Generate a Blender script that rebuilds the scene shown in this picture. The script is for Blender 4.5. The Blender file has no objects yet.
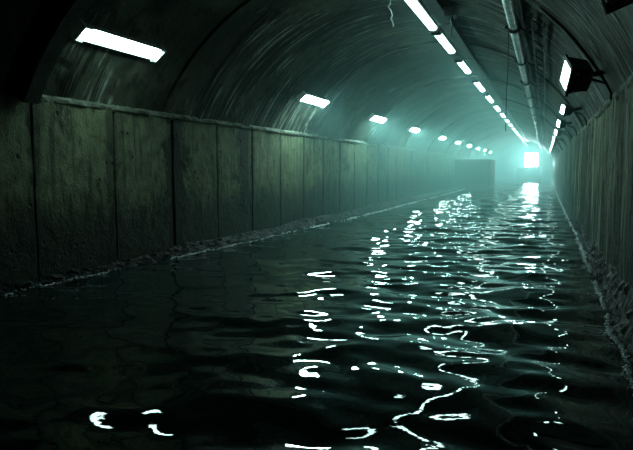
import bpy, bmesh, math, random
import numpy as np
from mathutils import Vector, Matrix, Euler, noise as mnoise

random.seed(7)
rng = np.random.default_rng(11)
S = bpy.context.scene
COL = S.collection
PI = math.pi

# ------------------------------------------------------------------ layout
EYE = 1.6                                  # eye height above the water (z = 0)
XL, XR = -6.40, 0.84                       # inner wall faces
CX = (XL + XR) / 2
HALF = (XR - XL) / 2
SPRING = 2.54
A0 = math.radians(64)
RV = HALF / math.sin(A0)
ZC = SPRING - RV * math.cos(A0)            # centre of the vault circle
Y0, Y1 = -1.0, 98.0


def vault_z(x):
    return ZC + math.sqrt(RV * RV - (x - CX) ** 2)


def vault_x_right(z):
    return CX + math.sqrt(RV * RV - (z - ZC) ** 2)


# ------------------------------------------------------------------ node helpers
class NT:
    def __init__(s, name):
        m = bpy.data.materials.new(name)
        m.use_nodes = True
        s.m, s.t = m, m.node_tree
        s.t.nodes.clear()
        s.out = s.t.nodes.new('ShaderNodeOutputMaterial')

    def n(s, kind, **kw):
        nd = s.t.nodes.new(kind)
        for k, v in kw.items():
            setattr(nd, k, v)
        return nd

    def l(s, a, b):
        s.t.links.new(a, b)

    def val(s, sock, v):
        if hasattr(v, 'is_linked'):
            s.l(v, sock)
        else:
            sock.default_value = v

    def math(s, op, a, b=0.0, c=None, clamp=False):
        nd = s.n('ShaderNodeMath', operation=op, use_clamp=clamp)
        s.val(nd.inputs[0], a)
        s.val(nd.inputs[1], b)
        if c is not None:
            s.val(nd.inputs[2], c)
        return nd.outputs[0]

    def mapping(s, vec, scale, loc=(0, 0, 0)):
        nd = s.n('ShaderNodeMapping')
        s.l(vec, nd.inputs['Vector'])
        nd.inputs['Scale'].default_value = scale
        nd.inputs['Location'].default_value = loc
        return nd.outputs[0]

    def noise(s, vec, scale, detail=4, rough=0.55, dist=0.0):
        nd = s.n('ShaderNodeTexNoise')
        s.l(vec, nd.inputs['Vector'])
        nd.inputs['Scale'].default_value = scale
        nd.inputs['Detail'].default_value = detail
        nd.inputs['Roughness'].default_value = rough
        nd.inputs['Distortion'].default_value = dist
        return nd.outputs['Fac']

    def ramp(s, fac, lo, hi, a=0.0, b=1.0):
        nd = s.n('ShaderNodeMapRange', interpolation_type='SMOOTHSTEP')
        s.val(nd.inputs['Value'], fac)
        s.val(nd.inputs['From Min'], lo)
        s.val(nd.inputs['From Max'], hi)
        s.val(nd.inputs['To Min'], a)
        s.val(nd.inputs['To Max'], b)
        return nd.outputs['Result']

    def mix(s, fac, a, b):
        nd = s.n('ShaderNodeMix', data_type='RGBA')
        s.val(nd.inputs[0], fac)
        for sock, v in ((nd.inputs[6], a), (nd.inputs[7], b)):
            if hasattr(v, 'is_linked'):
                s.l(v, sock)
            else:
                sock.default_value = (*v, 1)
        return nd.outputs[2]

    def bump(s, h, strength, dist, normal=None):
        nd = s.n('ShaderNodeBump')
        nd.inputs['Strength'].default_value = strength
        nd.inputs['Distance'].default_value = dist
        s.l(h, nd.inputs['Height'])
        if normal is not None:
            s.l(normal, nd.inputs['Normal'])
        return nd.outputs[0]

    def principled(s, color, rough, normal=None, metal=0.0, ior=1.45, spec=0.5):
        p = s.n('ShaderNodeBsdfPrincipled')
        if hasattr(color, 'is_linked'):
            s.l(color, p.inputs['Base Color'])
        else:
            p.inputs['Base Color'].default_value = (*color, 1)
        s.val(p.inputs['Roughness'], rough)
        p.inputs['Metallic'].default_value = metal
        p.inputs['IOR'].default_value = ior
        p.inputs['Specular IOR Level'].default_value = spec
        if normal is not None:
            s.l(normal, p.inputs['Normal'])
        s.l(p.outputs[0], s.out.inputs['Surface'])
        return p


def mat_wall(name, ribbed):
    t = NT(name)
    pos = t.n('ShaderNodeTexCoord').outputs['Object']
    sep = t.n('ShaderNodeSeparateXYZ')
    t.l(pos, sep.inputs[0])
    y, z = sep.outputs[1], sep.outputs[2]
    big = t.noise(pos, 0.55, 3)
    med = t.noise(pos, 4.5, 6, 0.6)
    fine = t.noise(pos, 38, 4, 0.6)
    streak = t.noise(t.mapping(pos, (1, 5.5, 0.35)), 1.6, 5, 0.6, 0.15)
    col = t.mix(t.ramp(big, .3, .7), (.10, .115, .065), (.215, .235, .14))
    col = t.mix(t.ramp(med, .42, .68, 0, .85), col, (.07, .085, .05))
    col = t.mix(t.ramp(streak, .47, .64, 0, .85), col, (.035, .045, .03))
    blot = t.noise(t.mapping(pos, (1, 1.3, .8), (4, 2, 7)), 1.9, 8, .68, .4)
    col = t.mix(t.ramp(blot, .56, .66, 0, .9), col, (.022, .028, .02))
    # pocks in the cast face
    vor = t.n('ShaderNodeTexVoronoi')
    t.l(pos, vor.inputs['Vector'])
    vor.inputs['Scale'].default_value = 4.2
    pmask = t.math('MULTIPLY', t.ramp(vor.outputs['Distance'], .09, .17, 1, 0), t.ramp(med, .46, .56))
    col = t.mix(t.math('MULTIPLY', pmask, .85), col, (.02, .024, .018))
    # seepage stain beside the panel joints (period 1.62 m)
    fr = t.math('FRACT', t.math('DIVIDE', t.math('SUBTRACT', y, 6.18 - 16.2 - .81), 1.62))
    d = t.math('ABSOLUTE', t.math('SUBTRACT', fr, .5))
    edge = t.ramp(t.math('ADD', d, t.math('MULTIPLY', t.math('SUBTRACT', med, .5), .25)), .0, .10, 1, 0)
    st = t.math('MULTIPLY', edge, t.ramp(blot, .40, .54))
    col = t.mix(t.math('MULTIPLY', st, .95), col, (.018, .023, .017))
    if not ribbed:                                         # two leaking joints
        dd = t.math('MINIMUM', t.math('ABSOLUTE', t.math('SUBTRACT', y, 9.5)), t.math('ABSOLUTE', t.math('SUBTRACT', y, 12.25)))
        dd = t.math('ADD', dd, t.math('MULTIPLY', t.math('SUBTRACT', blot, .5), 2.2))
        col = t.mix(t.ramp(dd, .22, .42, .9, 0), col, (.012, .016, .012))
    # ragged tide mark of wet slime, raised to paint the light's falloff low down
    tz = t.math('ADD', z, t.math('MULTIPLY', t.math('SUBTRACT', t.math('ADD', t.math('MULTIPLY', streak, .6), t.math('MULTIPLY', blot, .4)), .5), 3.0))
    tide_shade = t.ramp(tz, .75, 1.35, 1, 0)
    col = t.mix(t.math('MULTIPLY', tide_shade, .88), col, (.012, .018, .014))
    rough = t.math('SUBTRACT', .68, t.math('ADD', t.math('MULTIPLY', tide_shade, .12), t.math('MULTIPLY', t.ramp(streak, .45, .7), .2)))
    h = t.math('ADD', t.math('MULTIPLY', med, .7), t.math('MULTIPLY', fine, .25))
    h = t.math('SUBTRACT', h, t.math('MULTIPLY', pmask, .5))
    if ribbed:
        rib = t.noise(t.mapping(pos, (1, 2.4, .12)), 1.7, 5, .62)
        h = t.math('ADD', h, t.math('MULTIPLY', rib, 2.2))
        col = t.mix(t.ramp(rib, .49, .55, 0, .92), col, (.018, .024, .017))
        col = t.mix(t.ramp(rib, .44, .37, 0, .8), col, (.27, .30, .21))
    nrm = t.bump(h, 1.0, .09 if ribbed else .05)
    t.principled(col, rough, nrm, spec=.12)
    return t.m


def mat_vault(name):
    t = NT(name)
    uv = t.n('ShaderNodeUVMap', uv_map='arc').outputs[0]
    pos = t.n('ShaderNodeTexCoord').outputs['Object']
    big = t.noise(pos, .5, 3)
    med = t.noise(pos, 3.2, 6, .6)
    fine = t.noise(pos, 30, 3)
    band = t.noise(t.mapping(uv, (.8, .4, 1)), 1.1, 6, .62, .5)
    groove = t.noise(t.mapping(uv, (9, .6, 1)), 1.0, 5, .68, .15)
    su = t.n('ShaderNodeSeparateXYZ')
    t.l(uv, su.inputs[0])
    u, v = su.outputs[0], su.outputs[1]
    zn = t.noise(t.mapping(uv, (.33, .28, 1), (3.1, .4, 0)), 1.6, 4)
    bay = t.math('MULTIPLY', t.ramp(u, 9.6, 10.6), t.ramp(u, 15.2, 16.6, 1, 0))       # rougher-cast bays
    side = t.ramp(v, .3, 1.6)                                                         # right haunch cast against boards
    zb = t.math('ADD', zn, t.math('SUBTRACT', t.math('ADD', t.math('MULTIPLY', bay, .16), t.math('MULTIPLY', side, .17)), .09))
    zone = t.ramp(zb, .46, .55)
    col = t.mix(t.ramp(big, .3, .7), (.04, .047, .035), (.125, .138, .105))
    col = t.mix(t.ramp(band, .45, .62, 0, .9), col, (.028, .034, .027))
    col = t.mix(t.ramp(med, .48, .68, 0, .8), col, (.03, .036, .028))
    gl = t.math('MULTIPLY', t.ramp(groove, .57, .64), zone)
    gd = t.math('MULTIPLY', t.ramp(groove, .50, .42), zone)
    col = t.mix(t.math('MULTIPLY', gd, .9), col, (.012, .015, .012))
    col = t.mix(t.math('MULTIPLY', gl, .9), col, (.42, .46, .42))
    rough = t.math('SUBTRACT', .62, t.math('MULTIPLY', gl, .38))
    h = t.math('ADD', t.math('MULTIPLY', med, .6), t.math('MULTIPLY', fine, .15))
    h = t.math('ADD', h, t.math('MULTIPLY', t.math('MULTIPLY', groove, zone), 2.0))
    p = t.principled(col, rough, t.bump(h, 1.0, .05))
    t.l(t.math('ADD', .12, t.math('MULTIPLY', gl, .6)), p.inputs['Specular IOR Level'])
    return t.m


def mat_rough(name, c1, c2, scale, rough, bumpd=.02, spec=.5):
    t = NT(name)
    pos = t.n('ShaderNodeTexCoord').outputs['Object']
    a = t.noise(pos, scale, 6, .65)
    b = t.noise(pos, scale * 5, 4, .6)
    col = t.mix(t.ramp(a, .3, .7), c1, c2)
    t.principled(col, rough, t.bump(t.math('ADD', a, t.math('MULTIPLY', b, .4)), .7, bumpd), spec=spec)
    return t.m


def mat_metal(name, c1, c2, rough, metal=.6):
    t = NT(name)
    pos = t.n('ShaderNodeTexCoord').outputs['Object']
    a = t.noise(pos, 9, 5, .6)
    col = t.mix(t.ramp(a, .35, .7), c1, c2)
    r = t.ramp(a, .3, .8, rough, min(1, rough + .25))
    t.principled(col, r, t.bump(a, .15, .006), metal=metal)
    return t.m


def mat_emit(name, color, strength):
    t = NT(name)
    e = t.n('ShaderNodeEmission')
    e.inputs['Color'].default_value = (*color, 1)
    e.inputs['Strength'].default_value = strength
    t.l(e.outputs[0], t.out.inputs['Surface'])
    return t.m


def mat_water(name):
    t = NT(name)
    pos = t.n('ShaderNodeTexCoord').outputs['Object']
    a = t.noise(t.mapping(pos, (1, 1.6, 1)), 9, 2, .5)
    t.principled((.003, .013, .011), .015, t.bump(a, .25, .004), ior=1.33)
    return t.m


def mat_haze(name, density, color, g):
    t = NT(name)
    v = t.n('ShaderNodeVolumeScatter')
    v.inputs['Color'].default_value = (*color, 1)
    v.inputs['Density'].default_value = density
    v.inputs['Anisotropy'].default_value = g
    ab = t.n('ShaderNodeVolumeAbsorption')
    ab.inputs['Color'].default_value = (*color, 1)
    ab.inputs['Density'].default_value = density
    add = t.n('ShaderNodeAddShader')
    t.l(v.outputs[0], add.inputs[0])
    t.l(ab.outputs[0], add.inputs[1])
    t.l(add.outputs[0], t.out.inputs['Volume'])
    return t.m


LIGHT = (.60, 1.0, .90)
M = dict(
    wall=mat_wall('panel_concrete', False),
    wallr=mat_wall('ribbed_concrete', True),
    vault=mat_vault('vault_concrete'),
    lip=mat_rough('broken_concrete', (.05, .06, .045), (.2, .22, .17), 5, .75, .04),
    rib=mat_rough('arch_concrete', (.05, .055, .045), (.13, .145, .115), 3, .8, .02),
    bed=mat_rough('mud', (.02, .02, .015), (.05, .045, .035), 3, .9),
    bank=mat_rough('wet_rubble', (.003, .0035, .004), (.010, .012, .013), 9, .5, .05, .15),
    block=mat_rough('dark_concrete', (.03, .038, .036), (.08, .09, .085), 2.5, .7, .02),
    foam=mat_rough('foam', (.8, .86, .9), (.9, .93, .95), 20, .1, .002, 1.0),
    water=mat_water('water'),
    steel=mat_metal('galvanised_steel', (.42, .45, .44), (.2, .22, .21), .28, .85),
    grey=mat_metal('lamp_grey_enamel', (.3, .33, .32), (.16, .18, .17), .4, .3),
    white=mat_metal('lamp_white_enamel', (.75, .78, .76), (.6, .63, .6), .35, .1),
    black=mat_metal('black_casing', (.012, .013, .013), (.03, .032, .031), .38, .3),
    dark=mat_metal('dark_trunking', (.018, .02, .02), (.05, .052, .05), .5, .4),
    rubber=mat_metal('black_rubber', (.008, .008, .008), (.02, .02, .02), .5, 0),
    wire=mat_metal('pale_wire', (.35, .4, .38), (.2, .24, .22), .4, .1),
    nearglow=mat_emit('dimmer_lit_lamp_panel', LIGHT, 22),
    wallglow=mat_emit('lit_lamp_panel', LIGHT, 135),
    stripglow=mat_emit('lit_tube', LIGHT, 18),
    floodglow=mat_emit('lit_flood_glass', LIGHT, 18),
    farglow=mat_emit('lit_square_panel', (.74, 1, .985), 330),
)


# ------------------------------------------------------------------ mesh helpers
class MB:
    def __init__(s):
        s.bm = bmesh.new()

    def box(s, x0, x1, y0, y1, z0, z1, bevel=0.0, mat=None):
        r = bmesh.ops.create_cube(s.bm, size=1)
        vs = r['verts']
        for v in vs:
            v.co = Vector((x0 + (v.co.x + .5) * (x1 - x0), y0 + (v.co.y + .5) * (y1 - y0), z0 + (v.co.z + .5) * (z1 - z0)))
        if bevel > 0:
            es = list({e for v in vs for e in v.link_edges})
            bmesh.ops.bevel(s.bm, geom=es, offset=bevel, segments=2, affect='EDGES', profile=.5)
        return s

    def prism(s, pts, y0, y1, axis='y'):
        """closed polygon pts (x,z) extruded along y"""
        a = [s.bm.verts.new((p[0], y0, p[1])) for p in pts]
        b = [s.bm.verts.new((p[0], y1, p[1])) for p in pts]
        n = len(pts)
        s.bm.faces.new(a)
        s.bm.faces.new(b[::-1])
        for i in range(n):
            s.bm.faces.new((a[i], b[i], b[(i + 1) % n], a[(i + 1) % n]))
        return s

    def tube(s, path, r, seg=10, caps=True):
        path = [Vector(p) for p in path]
        rings = []
        up = None
        for i, p in enumerate(path):
            d = (path[min(i + 1, len(path) - 1)] - path[max(i - 1, 0)]).normalized()
            if up is None:
                up = Vector((0, 0, 1)) if abs(d.z) < .9 else Vector((1, 0, 0))
            a = d.cross(up).normalized()
            b = a.cross(d).normalized()
            up = b
            rr = r[i] if isinstance(r, (list, tuple)) else r
            rings.append([s.bm.verts.new(p + a * (rr * math.cos(2 * PI * k / seg)) + b * (rr * math.sin(2 * PI * k / seg))) for k in range(seg)])
        for q in range(len(rings) - 1):
            for k in range(seg):
                s.bm.faces.new((rings[q][k], rings[q][(k + 1) % seg], rings[q + 1][(k + 1) % seg], rings[q + 1][k]))
        if caps:
            s.bm.faces.new(rings[0][::-1])
            s.bm.faces.new(rings[-1])
        return s

    def build(s, name, m, parent=None, smooth=False, xf=None):
        if xf is not None:
            s.bm.transform(xf)
        bmesh.ops.recalc_face_normals(s.bm, faces=s.bm.faces)
        me = bpy.data.meshes.new(name)
        s.bm.to_mesh(me)
        s.bm.free()
        me.materials.append(m)
        if smooth:
            me.polygons.foreach_set('use_smooth', [True] * len(me.polygons))
        o = bpy.data.objects.new(name, me)
        COL.objects.link(o)
        if parent is not None:
            o.parent = parent
        return o


def grid_obj(name, P, m, uv=None, flip=False, smooth=True, parent=None):
    """P: (n, k, 3) array of points"""
    n, k, _ = P.shape
    idx = np.arange(n * k).reshape(n, k)
    q = np.stack([idx[:-1, :-1], idx[1:, :-1], idx[1:, 1:], idx[:-1, 1:]], -1).reshape(-1, 4)
    if flip:
        q = q[:, ::-1]
    me = bpy.data.meshes.new(name)
    nf = len(q)
    me.vertices.add(n * k)
    me.vertices.foreach_set('co', P.reshape(-1).astype(np.float32))
    me.loops.add(nf * 4)
    me.loops.foreach_set('vertex_index', q.reshape(-1).astype(np.int32))
    me.polygons.add(nf)
    me.polygons.foreach_set('loop_start', (np.arange(nf) * 4).astype(np.int32))
    me.update(calc_edges=True)
    if uv is not None:
        lay = me.uv_layers.new(name='arc')
        lay.data.foreach_set('uv', uv.reshape(-1, 2)[q.reshape(-1)].reshape(-1).astype(np.float32))
    me.polygons.foreach_set('use_smooth', [smooth] * nf)
    me.materials.append(m)
    me.validate()
    o = bpy.data.objects.new(name, me)
    COL.objects.link(o)
    if parent is not None:
        o.parent = parent
    return o


def solidify(o, th, inside):
    ps = o.data.polygons
    if sum(1 if f.normal.dot(Vector((inside[0], f.center.y, inside[2])) - f.center) > 0 else -1 for f in list(ps)[::37]) < 0:
        o.data.flip_normals()
    md = o.modifiers.new('thickness', 'SOLIDIFY')
    md.thickness = th
    md.offset = -1
    return o


def struct(o):
    o['kind'] = 'structure'
    return o


def tag(o, label, cat, group=None, kind=None):
    o['label'] = label
    o['category'] = cat
    if group:
        o['group'] = group
    if kind:
        o['kind'] = kind
    return o


def thing(name, label, cat, loc, rot=(0, 0, 0), group=None):
    o = bpy.data.objects.new(name, None)
    COL.objects.link(o)
    o.empty_display_size = .2
    o.location = loc
    o.rotation_euler = rot
    return tag(o, label, cat, group)


def dup(root, loc, label):
    r = root.copy()
    COL.objects.link(r)
    r.location = loc
    r['label'] = label
    for ch in list(root.children):
        c = ch.copy()
        COL.objects.link(c)
        c.parent = r
        for g in list(ch.children):
            d = g.copy()
            COL.objects.link(d)
            d.parent = c
    return r


ORD = ['first', 'second', 'third', 'fourth', 'fifth', 'sixth', 'seventh', 'eighth', 'ninth', 'tenth', 'eleventh', 'twelfth',
       'thirteenth', 'fourteenth', 'fifteenth', 'sixteenth', 'seventeenth', 'eighteenth', 'nineteenth', 'twentieth']


def nz(x, y, z, s=1.0):
    return mnoise.noise(Vector((x * s, y * s, z * s)))


def fb(x, y, z, s=1.0):
    return mnoise.fractal(Vector((x * s, y * s, z * s)), 1.0, 2.0, 4)


# ------------------------------------------------------------------ walls
JOINTS = [6.18 + 1.62 * k for k in range(-4, 57)]
WIDE = {9.42: .06, 12.66: .05}


def build_left_wall():
    ys = [Y0]
    for j in JOINTS:
        if j <= Y0 + .1 or j > Y1 - .1:
            continue
        w = .007
        for k, v in WIDE.items():
            if abs(j - k) < .05:
                w = v / 2
        lo, n = ys[-1], 16 if j < 25 else 4
        ys += [lo + (j - w - .02 - lo) * i / n for i in range(1, n + 1)] + [j - w, j + w, j + w + .02]
    ys.append(Y1)
    zs = np.concatenate([np.linspace(-.5, SPRING - .1, 24), [SPRING]])
    P = np.zeros((len(ys), len(zs), 3))
    for i, y in enumerate(ys):
        k = math.floor((y - 6.18) / 1.62)
        off = .022 * math.sin(k * 12.9898 + 2)
        ingroove = any(abs(y - j) <= (.031 if any(abs(j - w) < .05 for w in WIDE) else .0075) for j in JOINTS)
        for q, z in enumerate(zs):
            x = XL + off + .012 * fb(0, y, z, 1.3)
            if ingroove:
                x -= (.05 if any(abs(y - w) < .05 for w in WIDE) else .018) + .015 * nz(3, y, z, 3)
            P[i, q] = (x, y, z)
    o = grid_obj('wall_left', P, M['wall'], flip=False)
    o.data.polygons.foreach_set('use_smooth', [False] * len(o.data.polygons))
    return struct(o)


def build_right_wall():
    ys = list(np.arange(Y0, 30, .05)) + list(np.arange(30, Y1 + .01, .25))
    zs = np.linspace(-.5, SPRING, 14)
    P = np.zeros((len(ys), len(zs), 3))
    for i, y in enumerate(ys):
        for q, z in enumerate(zs):
            P[i, q] = (XR - .026 * fb(5, y * 1.6, z * .15, 1.0) - .03 * max(0, nz(9, y * 4.2, z * .35)) - .012 * nz(4, y * 9, z * 2.5), y, z)
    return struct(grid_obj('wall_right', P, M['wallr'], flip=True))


wl = build_left_wall()
wr = build_right_wall()

# vault: cast bays with a recessed joint between neighbours
BAYJ = [2.9, 6.0, 9.1, 12.5, 15.7, 18.9, 22.1, 25.3, 28.5, 31.7] + [34.9 + 3.2 * k for k in range(19)]


def build_vault():
    edges = [Y0] + [b for b in BAYJ if b < Y1 - .5] + [Y1]
    ys, offs = [], []
    for b in range(len(edges) - 1):
        lo, hi = edges[b], edges[b + 1]
        o = (.03 if b % 2 else -.015) + random.uniform(-.012, .012)
        for y in np.linspace(lo + .02, hi - .02, 9):
            ys.append(y)
            offs.append(o)
        if b < len(edges) - 2:
            for y in (hi - .010, hi + .010):
                ys.append(y)
                offs.append(-.028)
    na = 72
    aa = np.linspace(-A0 - .012, A0 + .012, na)
    P = np.zeros((len(ys), na, 3))
    UV = np.zeros((len(ys), na, 2))
    for i, y in enumerate(ys):
        for q, a in enumerate(aa):
            r = RV - offs[i] + .012 * fb(math.sin(a) * 4, y * .7, math.cos(a) * 4, 1.0)
            P[i, q] = (CX + r * math.sin(a), y, ZC + r * math.cos(a))
            UV[i, q] = (y, a * RV)
    o = grid_obj('ceiling', P, M['vault'], uv=UV, flip=True)
    o.data.polygons.foreach_set('use_smooth', [False] * len(o.data.polygons))
    return struct(o)


vault = build_vault()
solidify(wl, .35, (CX, 40, 2))
solidify(wr, .35, (CX, 40, 2))
solidify(vault, .35, (CX, 40, 2))

# arch rib near the camera
mb = MB()
na = 40
rings = []
for y in (5.86, 6.1):
    for r in (RV - .27, RV + .1):
        rings.append([mb.bm.verts.new((CX + r * math.sin(a), y, ZC + r * math.cos(a))) for a in np.linspace(-A0, -.12, na)])
a, b, c, d = rings          # near inner, near outer, far inner, far outer
for k in range(na - 1):
    for p, q in ((a, b), (b, d), (d, c), (c, a)):
        mb.bm.faces.new((p[k], p[k + 1], q[k + 1], q[k]))
for k in (0, na - 1):
    mb.bm.faces.new((a[k], b[k], d[k], c[k]))
rib = struct(mb.build('trim_arch', M['rib']))


# broken lips along both springings
def lip(name, xw, sgn, ys):
    prof = [(0, .05), (.05, .045), (.075, .012), (.07, -.03), (.03, -.055), (-.04, -.06)]
    P = np.zeros((len(ys), len(prof), 3))
    for i, y in enumerate(ys):
        amp = .75 + .9 * max(-.6, fb(2, y, 7, 2.3))
        for q, (u, w) in enumerate(prof):
            jit = 1 + .5 * nz(q * 3.1, y, 4, 6)
            P[i, q] = (xw + sgn * (u * amp * jit * (.8 if sgn > 0 else .5) if u > 0 else u), y, SPRING + w * (1 + .4 * nz(q, y, 1, 5)))
    return struct(grid_obj(name, P, M['lip'], flip=(sgn < 0), smooth=False))


lip('trim_left', XL, 1, list(np.arange(3, 30, .06)) + list(np.arange(30, Y1, .4)))
lip('trim_right', XR, -1, list(np.arange(3, 30, .08)) + list(np.arange(30, Y1, .4)))

# end of the tunnel and its bed
mb = MB()
mb.box(XL - .4, XR + .4, Y1, Y1 + .4, -.5, 5.2)
struct(mb.build('wall_back', M['block']))
mb = MB()
mb.box(XL - .4, XR + .4, Y0, Y1 + .4, -.9, -.5)
struct(mb.build('floor', M['bed']))


# ------------------------------------------------------------------ water
def build_water():
    ys = list(np.arange(1.2, 16, .032))
    y = ys[-1]
    while y < Y1:
        y += .032 + (y - 16) * .0011
        ys.append(y)
    ys = np.array(ys)
    xs = np.arange(XL - .1, XR + .12, .04)
    step = np.maximum(np.gradient(ys), .04)
    X, Yg = np.meshgrid(xs, ys)
    H = np.zeros_like(X)
    n = 130
    for i in range(n):
        lam = .27 * (2.2 / .27) ** rng.random()
        th = rng.normal(PI / 2, .4 if lam > .8 else .7)                       # crests mostly across the tunnel
        k = 2 * PI / lam
        kx, ky = k * math.cos(th), k * math.sin(th)
        slope = WAVE * math.sqrt(2 / n) * (1.0 if lam > .6 else 1.15)
        amp = slope / k
        fade = np.clip((lam / step - 2.5) / 2, 0, 1)[:, None]
        # slow wander of the crests so that the sheet never repeats
        wob = .35 * np.sin(.6 * X + .23 * Yg + rng.random() * 6) + .35 * np.sin(.31 * Yg - .4 * X + rng.random() * 6)
        H += fade * amp * np.sin(kx * X + ky * Yg + wob + rng.random() * 2 * PI)
    P = np.stack([X, Yg, H], -1)
    o = grid_obj('water', P, M['water'], flip=True)
    return struct(o)


WAVE = .09
build_water()

# ------------------------------------------------------------------ wet rubble at the wall feet, foam
LT = ([0, 5.5, 10.2, 17.9, 27, 46, 98], [-6.36, -6.30, -5.96, -5.64, -5.58, -5.56, -5.56])
RT = ([0, 4.7, 7, 14, 33, 98], [.64, .66, .68, .74, .72, .70])


def toe(y, tab, seed):
    return float(np.interp(y, *tab)) + .05 * nz(seed, y, 0, 1.4) + .03 * nz(seed, y, 3, 5)


def bank(name, xw, tab, sgn, hgt, seed, label):
    ys = list(np.arange(2.5, 30, .045)) + list(np.arange(30, Y1, .3))
    k = 12
    P = np.zeros((len(ys), k, 3))
    for i, y in enumerate(ys):
        t = toe(y, tab, seed)
        for q in range(k):
            f = q / (k - 1)
            x = xw + (t - xw) * f
            h = hgt * (1 + .5 * nz(seed, y, 8, .8)) * (1 - f) ** 1.4 - .10 * f
            if 0 < q < k - 1:
                h += .065 * fb(x * 1.5, y, seed, 6.5) * (1 - f * .5)
                x += sgn * .05 * fb(y, seed, f * 3, 5)
            P[i, q] = (x, y, h)
    o = grid_obj(name, P, M['bank'], flip=(sgn < 0), smooth=False)
    solidify(o, .06, (CX, 40, 5))
    return tag(o, label, 'rubble', kind='stuff')


bank('rubble_bank', XL, LT, 1, .13, 3.3, 'dark wet rubble heaped along the foot of the left wall')
bank('rubble_bank', XR, RT, -1, .33, 8.1, 'dark wet rubble heaped along the foot of the right wall')

ICO = None


def foam(name, tab, sgn, seed, count, label):
    bm = bmesh.new()
    bmesh.ops.create_icosphere(bm, subdivisions=1, radius=1)
    v0 = np.array([v.co[:] for v in bm.verts])
    f0 = np.array([[v.index for v in f.verts] for f in bm.faces])
    bm.free()
    V, F = [], []
    r_ = random.Random(int(seed * 10))
    base = 0
    while len(V) < count:
        y = 3.5 + 42 * r_.random() ** 1.7
        dens = nz(seed + 5, y, 0, .9) + .5 * nz(seed, y, 2, 4)
        if dens < r_.uniform(-.45, .35):
            continue
        s = r_.uniform(.0025, .0075) * (1 + y * .05)
        x = toe(y, tab, seed) - sgn * r_.gauss(-.0, .015)
        V.append(v0 * (s * r_.uniform(1, 2.0), s * r_.uniform(1, 3), s * .8) + (x, y, .012 + abs(r_.gauss(0, .014))))
        F.append(f0 + base)
        base += len(v0)
    V = np.concatenate(V)
    F = np.concatenate(F)
    me = bpy.data.meshes.new(name)
    me.from_pydata(V.tolist(), [], F.tolist())
    me.polygons.foreach_set('use_smooth', [True] * len(me.polygons))
    me.materials.append(M['foam'])
    o = bpy.data.objects.new(name, me)
    COL.objects.link(o)
    return tag(o, label, 'foam', kind='stuff')


foam('foam', LT, 1, 3.3, 2200, 'thin broken line of pale foam along the left waterline')
foam('foam', RT, -1, 8.1, 3600, 'bluish white foam along the right waterline')


# ------------------------------------------------------------------ lamps along the left haunch
WL_N = Vector((.62, 0, -.78)).normalized()
BETA = -math.atan2(WL_N.x, -WL_N.z)
WL_POS = (-5.73, 1.775 + EYE)
LW = .875                                        # half length


def make_wall_lamp(y, label, glow='wallglow'):
    t = thing('wall_lamp', label, 'lamp', (WL_POS[0], y, WL_POS[1]), (0, BETA, 0), 'lamps along the left side of the vault')
    mb = MB()                                    # tray: a shallow trough, open downwards
    for sx in (-1, 1):
        lo = -.045 if sx > 0 else -.012
        mb.prism([(sx * .122, lo), (sx * .131, lo), (sx * .095, .075), (sx * .085, .07)], -LW, LW)
    mb.box(-.095, .095, -LW, LW, .062, .085, .004)
    mb.build('housing', M['grey'], t)
    mb = MB()
    n = 8
    pts = [(.108 * math.cos(PI + PI * k / n), -.012 + .042 * math.sin(PI + PI * k / n)) for k in range(n + 1)] + [(.085, .05), (-.085, .05)]
    mb.prism(pts, -LW + .13, LW - .13)
    mb.build('diffuser', M[glow], t)
    for s in (-1, 1):
        mb = MB()
        mb.box(-.13, .13, s * LW - .012, s * LW + .012, -.055, .085, .004)
        mb.box(-.13, -.11, min(s * (LW - .13), s * LW), max(s * (LW - .13), s * LW), -.062, -.045, .003)
        mb.box(.11, .13, min(s * (LW - .13), s * LW), max(s * (LW - .13), s * LW), -.062, -.045, .003)
        e = mb.build('end_cap', M['white'], t)
        mb = MB()
        mb.tube([(-.07, s * (LW - .06), .0), (.07, s * (LW - .06), .0)], .012, 8)
        mb.build('tube_holder', M['white'], e, True)
        mb = MB()
        mb.box(-.03, .03, s * .55 - .025, s * .55 + .025, .08, .22, .004)
        mb.build('mounting_bracket', M['dark'], t)
    return t


ys_wall = [7.26, 14.95, 21.4, 27.9, 36.0, 42.8, 49.4, 56.0, 62.6, 69.4]
wl_lab = ['nearest and largest glowing lamp on the left side of the vault, at upper left',
          'second glowing lamp from the camera in the row above the left wall']
make_wall_lamp(ys_wall[0], wl_lab[0], 'nearglow')
w0 = make_wall_lamp(ys_wall[1], wl_lab[1])
for i, y in enumerate(ys_wall[2:], 2):
    lab = f'{ORD[i]} glowing lamp from the camera in the row above the left wall'
    dup(w0, (WL_POS[0], y, WL_POS[1]), lab)


# ------------------------------------------------------------------ strip lamps along the crown
SX, SZ = -2.37, 3.0 + EYE


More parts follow.
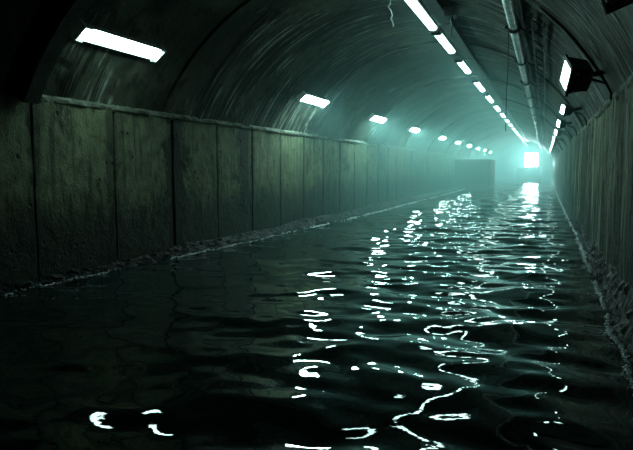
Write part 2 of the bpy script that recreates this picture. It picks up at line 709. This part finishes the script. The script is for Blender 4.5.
def make_strip(y, half, label, wide=1.0):
    t = thing('strip_lamp', label, 'lamp', (SX, y, SZ), (0, 0, 0), 'strip lamps along the crown of the vault')
    h = half
    mb = MB()
    mb.prism([(-.115, .015), (-.125, .03), (-.08, .11), (.08, .11), (.125, .03), (.115, .015)], -h - .12, h + .12)
    mb.build('housing', M['grey'], t)
    mb = MB()
    n = 10
    pts = [(.084 * math.cos(PI + PI * k / n), .016 + .055 * math.sin(PI + PI * k / n)) for k in range(n + 1)]
    mb.prism(pts, -h, h)
    mb.build('diffuser', M['stripglow'], t)
    for s in (-1, 1):
        mb = MB()
        mb.box(-.11, .11, s * (h + .06) - .06, s * (h + .06) + .06, -.055, .02, .012)
        e = mb.build('end_cap', M['black'], t)
        mb = MB()
        mb.box(-.17, .17, s * (h - .3) - .025, s * (h - .3) + .025, .095, .125, .004)
        mb.tube([(-.13, s * (h - .3), .1), (-.13, s * (h - .3), .24)], .012, 8)
        mb.tube([(.13, s * (h - .3), .1), (.13, s * (h - .3), .24)], .012, 8)
        mb.build('hanger', M['dark'], t)
    return t


sy = [(11.5, 1.85), (15.0, 1.15), (18.65, 1.1), (23.2, 1.35), (27.4, 1.35)]
y = 31.8
while y < 88:
    sy.append((y, 1.45))
    y += 4.25
first_long = None
for i, (y, h) in enumerate(sy):
    lab = 'nearest glowing strip lamp on the vault crown, cut by the top edge' if i == 0 else f'{ORD[i]} strip lamp from the camera along the vault crown'
    if i <= 5:
        last = make_strip(y, h, lab)
    else:
        dup(last, (SX, y, SZ), lab)

# dark trunking beside the strip lamps
t = thing('cable_trunking', 'dark cable trunking running beside the strip lamps on the vault crown', 'trunking', (-2.02, 8, SZ))
mb = MB()
mb.box(-.11, .11, -2, 82, -.03, .11, .008)
mb.build('channel', M['dark'], t)
mb = MB()
mb.box(-.125, .125, -2, 82, -.045, -.03, .004)
mb.build('cover', M['black'], t)
for k in range(20):
    mb = MB()
    yy = .6 + 4.2 * k
    mb.box(-.135, .135, yy - .03, yy + .03, -.055, .16, .004)
    mb.build('strap', M['dark'], t)

# junction box and drip hanging from the trunking near the top edge
t = thing('junction_box', 'small black box with a short dripping stem beside the strip lamps', 'junction box', (-1.78, 11.9, 4.52))
mb = MB()
mb.box(-.11, .11, -.16, .16, -.06, .12, .02)
mb.build('case', M['black'], t)
mb = MB()
mb.tube([(.02, 0, -.05), (.025, 0, -.2), (.02, .01, -.42)], [.03, .018, .008], 8)
mb.build('stem', M['rubber'], t, True)

# loose pale wire dangling left of the first strip
mb = MB()
pth = [(0, 0, .0), (.02, 0, -.06), (-.03, .01, -.12), (.03, 0, -.2), (.05, .01, -.28), (.02, 0, -.34), (.06, 0, -.4), (.075, 0, -.46), (.05, 0, -.47)]
pth = [Vector((-2.72, 10.9, 4.62)) + Vector(p) for p in pth]
tag(mb.tube(pth, .009, 6).build('loose_wire', M['wire'], None, True), 'short pale loose wire dangling left of the nearest strip lamp', 'wire')

# ------------------------------------------------------------------ pipe on the right of the crown
PX, PZ = -.56, 2.35 + EYE
t = thing('pipe', 'long grey steel pipe hung under the right side of the vault', 'pipe', (PX, 10, PZ))
mb = MB()
mb.tube([(0, y, .012 * math.sin(y * .9)) for y in np.arange(-7, 84, 1.3)], .085, 18)
mb.build('barrel', M['steel'], t, True)
mb = MB()
mb.tube([(.135, y, .03 + .015 * math.sin(y * .7)) for y in np.arange(-7, 84, 1.3)], .045, 12)
mb.build('conduit', M['rubber'], t, True)
for k in range(18):
    yy = .8 + 3.4 * (k - 1)
    mb = MB()
    n = 18
    for r0, w in ((.105, .05),):
        ring = []
        for (rr, dy) in ((.083, -w), (.112, -w), (.112, w), (.083, w)):
            ring.append([mb.bm.verts.new((rr * math.cos(2 * PI * q / n), yy + dy, rr * math.sin(2 * PI * q / n))) for q in range(n)])
        for j in range(4):
            for q in range(n):
                mb.bm.faces.new((ring[j][q], ring[j][(q + 1) % n], ring[(j + 1) % 4][(q + 1) % n], ring[(j + 1) % 4][q]))
    cl = mb.build('clamp', M['dark'], t, True)
    mb = MB()
    mb.box(-.15, -.10, yy - .025, yy + .025, -.03, .03, .006)
    mb.build('clamp_lug', M['dark'], cl)
    # arm sweeping right and up into the vault
    pts = [(.1, yy, -.03), (.2, yy, -.10), (.32, yy, -.12), (.44, yy, -.09), (.53, yy, 0)]
    xw = PX + .56
    pts.append((.60, yy, vault_z(PX + .60) - PZ + .05))
    mb = MB()
    mb.tube(pts, .022, 8)
    mb.build('support_arm', M['dark'], t, True)
    mb = MB()
    mb.tube([(0, yy + .06, .08), (0, yy + .06, vault_z(PX) - PZ + .04)], .014, 8)
    mb.build('hanger_rod', M['dark'], t, True)

# dark ladder shape standing in for the pipe's shadow and brackets
t = thing('shadow_ladder', 'narrow dark ladder shape between pipe and floodlights, standing for pipe shadow and brackets', 'shadow ladder', (-.17, 10, vault_z(-.17) - .12))
for sx in (-1, 1):
    mb = MB()
    dz = -.07 if sx > 0 else .07
    mb.box(sx * .09 - .012, sx * .09 + .012, -.5, 70, dz - .03, dz + .03, .003)
    mb.build('shadow_rail', M['dark'], t)
for k in range(70):
    mb = MB()
    yy = -.3 + .75 * k
    mb.tube([(-.09, yy, .07), (.09, yy, -.07)], .014, 6)
    mb.build('rung', M['dark'], t, True)

# thin wire hanging from the pipe clamp
mb = MB()
hx, hy = PX - .09, 10.82
mb.tube([(hx, hy, PZ - .02), (hx, hy, PZ - .12), (hx + .008, hy, PZ - .6), (hx - .004, hy, PZ - 1.2), (hx, hy, PZ - 1.72)], .007, 6)
tag(mb.build('hanging_wire', M['rubber'], None, True), 'thin black wire hanging straight down from the pipe clamp', 'wire')
# looped slack cable at the clamp
mb = MB()
lp = [(PX + .1, 11.0, PZ + .05), (PX + .18, 11.0, PZ - .14), (PX + .2, 11.3, PZ - .22), (PX + .16, 11.9, PZ - .12), (PX + .22, 12.4, PZ - .2), (PX + .18, 13.2, PZ - .1), (PX + .25, 14, PZ + .02)]
tag(mb.tube(lp, .013, 6).build('slack_cable', M['rubber'], None, True), 'black slack cable looped beside the pipe clamp', 'cable')

# ------------------------------------------------------------------ floodlights on the right haunch
FX, FZ = .33, 1.23 + EYE
FROT0 = Euler((math.radians(36), 0, math.radians(17)), 'XYZ')


FROT1 = Euler((math.radians(20), 0, math.radians(24)), 'XYZ')


def make_flood(y, label, rot=None, k=.84, x=FX, lit=True):
    FROT = rot or FROT0
    t = thing('floodlight', label, 'floodlight', (x, y, FZ), FROT, 'floodlights along the right side of the vault')
    sc_ = Matrix.Diagonal((k, k, k, 1))
    inv = (Matrix.Translation((x, y, FZ)) @ FROT.to_matrix().to_4x4()).inverted()
    # tapered body, rounded corners
    mb = MB()
    mb.box(-.15, .16, -.2, .2, -.21, .21, 0)
    for v in mb.bm.verts:
        if v.co.x > 0:
            v.co.y *= .82
            v.co.z *= .8
    bmesh.ops.bevel(mb.bm, geom=mb.bm.edges[:], offset=.03, segments=3, affect='EDGES')
    mb.build('housing', M['black'], t, xf=sc_)
    mb = MB()                                     # raised front frame around the glass
    for (a, b, c, d) in ((-.215, .215, .165, .23), (-.215, .215, -.23, -.165), (-.215, -.16, -.2, .2), (.16, .215, -.2, .2)):
        mb.box(-.175, -.135, a, b, c, d, .006)
    mb.build('front_frame', M['dark'], t, xf=sc_)
    mb = MB()
    mb.box(-.166, -.14, -.163, .163, -.168, .168, .006)
    mb.build('glass', M['floodglow' if lit else 'dark'], t, xf=sc_)
    mb = MB()                                     # side cover facing the camera
    mb.box(-.10, .12, -.222, -.18, -.15, .15, .02)
    sc = mb.build('side_cover', M['dark'], t, xf=sc_)
    for (bx, bz) in ((-.085, .135), (.105, .135), (-.085, -.135), (.105, -.135)):
        mb = MB()
        mb.tube([(bx, -.215, bz), (bx, -.236, bz)], .014, 8)
        mb.build('bolt', M['steel'], sc, True, xf=sc_)
    mb = MB()
    mb.box(.12 * k, .16 * k + .03, -.09 * k, .09 * k, -.1 * k, .1 * k, .012)
    mb.tube([(.13 * k, 0, 0), (.25, .0, .02), (.33, .0, .05)], .035, 10)
    mb.build('bracket', M['dark'], t)
    # feed cable following the haunch down to the springing
    pts = [Vector((x + .14, y - .03, FZ - .05)), Vector((x + .22, y - .02, FZ - .08))]
    for z in np.linspace(FZ - .12, SPRING + .04, 8):
        pts.append(Vector((vault_x_right(z) - .045, y + .0, z)))
    pts.append(Vector((XR - .06, y, SPRING - .05)))
    mb = MB()
    mb.tube(pts, .016, 8)
    mb.build('cable', M['rubber'], t, True, xf=inv)
    return t


fy = [4.3, 8.85, 13.9, 18.2, 22.6, 27.6, 33, 39, 46]
f0 = None
for i, y in enumerate(fy):
    lab = {0: 'nearest black floodlight, unlit, cut by the upper right corner',
           1: 'large black floodlight with side cover and bolts above the right wall'}.get(i, f'{ORD[i]} floodlight from the camera along the right side of the vault')
    if i == 0:
        make_flood(y, lab, Euler((math.radians(24), 0, math.radians(-60)), 'XYZ'), .84, FX + .15, False)
    elif f0 is None:
        make_flood(y, lab, None, .92, FX + .03)
        f0 = 1
    elif f0 == 1:
        f0 = make_flood(y, lab, FROT1, .56, FX + .06)
    else:
        dup(f0, (FX + .06, y, FZ), lab)

# ------------------------------------------------------------------ far end: buttress block, plinth, square light
t = thing('concrete_block', 'dark concrete block jutting from the left wall into the water', 'block', (-5.1, 46, 0))
mb = MB()
mb.box(-1.26, 1.22, 0, 6, -.5, 2.12, .03)
mb.build('body', M['block'], t)
mb = MB()
mb.box(-1.27, 1.26, -.05, 6.05, 2.12, 2.24, .02)
mb.build('cap', M['lip'], t)

t = thing('plinth', 'low dark plinth standing in the water under the square light', 'plinth', (-1.72, 73, 0))
mb = MB()
mb.box(-1.3, 1.32, 0, 3, -.5, 1.45, .04)
mb.build('body', M['block'], t)
mb = MB()
mb.box(-1.36, 1.38, -.06, 3.06, 1.45, 1.6, .02)
mb.build('slab', M['block'], t)

t = thing('square_light', 'big blazing square light on the plinth at the far end', 'light', (-1.52, 73.6, 1.6))
mb = MB()
mb.box(-.8, .8, 0, .35, .08, 1.78, .08)
mb.build('housing', M['black'], t)
mb = MB()
mb.box(-.72, .72, -.05, .03, .16, 1.70, .14)
mb.build('glass', M['farglow'], t)
for s in (-1, 1):
    mb = MB()
    mb.box(s * .5 - .08, s * .5 + .08, .02, .34, 0, .1, .01)
    mb.build('foot', M['black'], t)

# ------------------------------------------------------------------ haze
for (ya, d) in ((9.5, .009), (16, .023), (75.5, .05)):
    mb = MB()
    mb.box(XL - .2, XR + .2, ya, Y1 - .1, -.3, 5.1)
    o = mb.build('haze', mat_haze('haze', d, (.55, .97, .965) if ya < 50 else (.72, .98, .985), .40))
    tag(o, {9.5: 'thin teal haze filling the whole tunnel', 16: 'thicker teal haze from the middle of the tunnel on'}.get(ya, 'bright pale haze around the square light at the far end'), 'haze', kind='stuff')

# ------------------------------------------------------------------ world, camera, settings
w = bpy.data.worlds.new('dark')
w.use_nodes = True
w.node_tree.nodes['Background'].inputs[0].default_value = (0, 0, 0, 1)
w.node_tree.nodes['Background'].inputs[1].default_value = 0
S.world = w

F = 600.0
p = math.atan(57 / F)
th = math.atan(228.5 * math.cos(p) / F)
cam = bpy.data.cameras.new('camera')
cam.sensor_fit = 'HORIZONTAL'
cam.sensor_width = 36
cam.lens = 36 * F / 633
cam.clip_start = .05
cam.clip_end = 300
co = bpy.data.objects.new('camera', cam)
COL.objects.link(co)
co.location = (0, 0, EYE)
co.rotation_euler = (PI / 2 - p, 0, th)
S.camera = co

S.view_settings.view_transform = 'Standard'
S.view_settings.look = 'None'
S.view_settings.gamma = 1
S.view_settings.use_curve_mapping = False
S.view_settings.exposure = 0.2
c = S.cycles
c.max_bounces = 6
c.diffuse_bounces = 3
c.glossy_bounces = 3
c.volume_bounces = 2
c.sample_clamp_indirect = 8
c.use_denoising = True
c.caustics_reflective = False
c.caustics_refractive = False
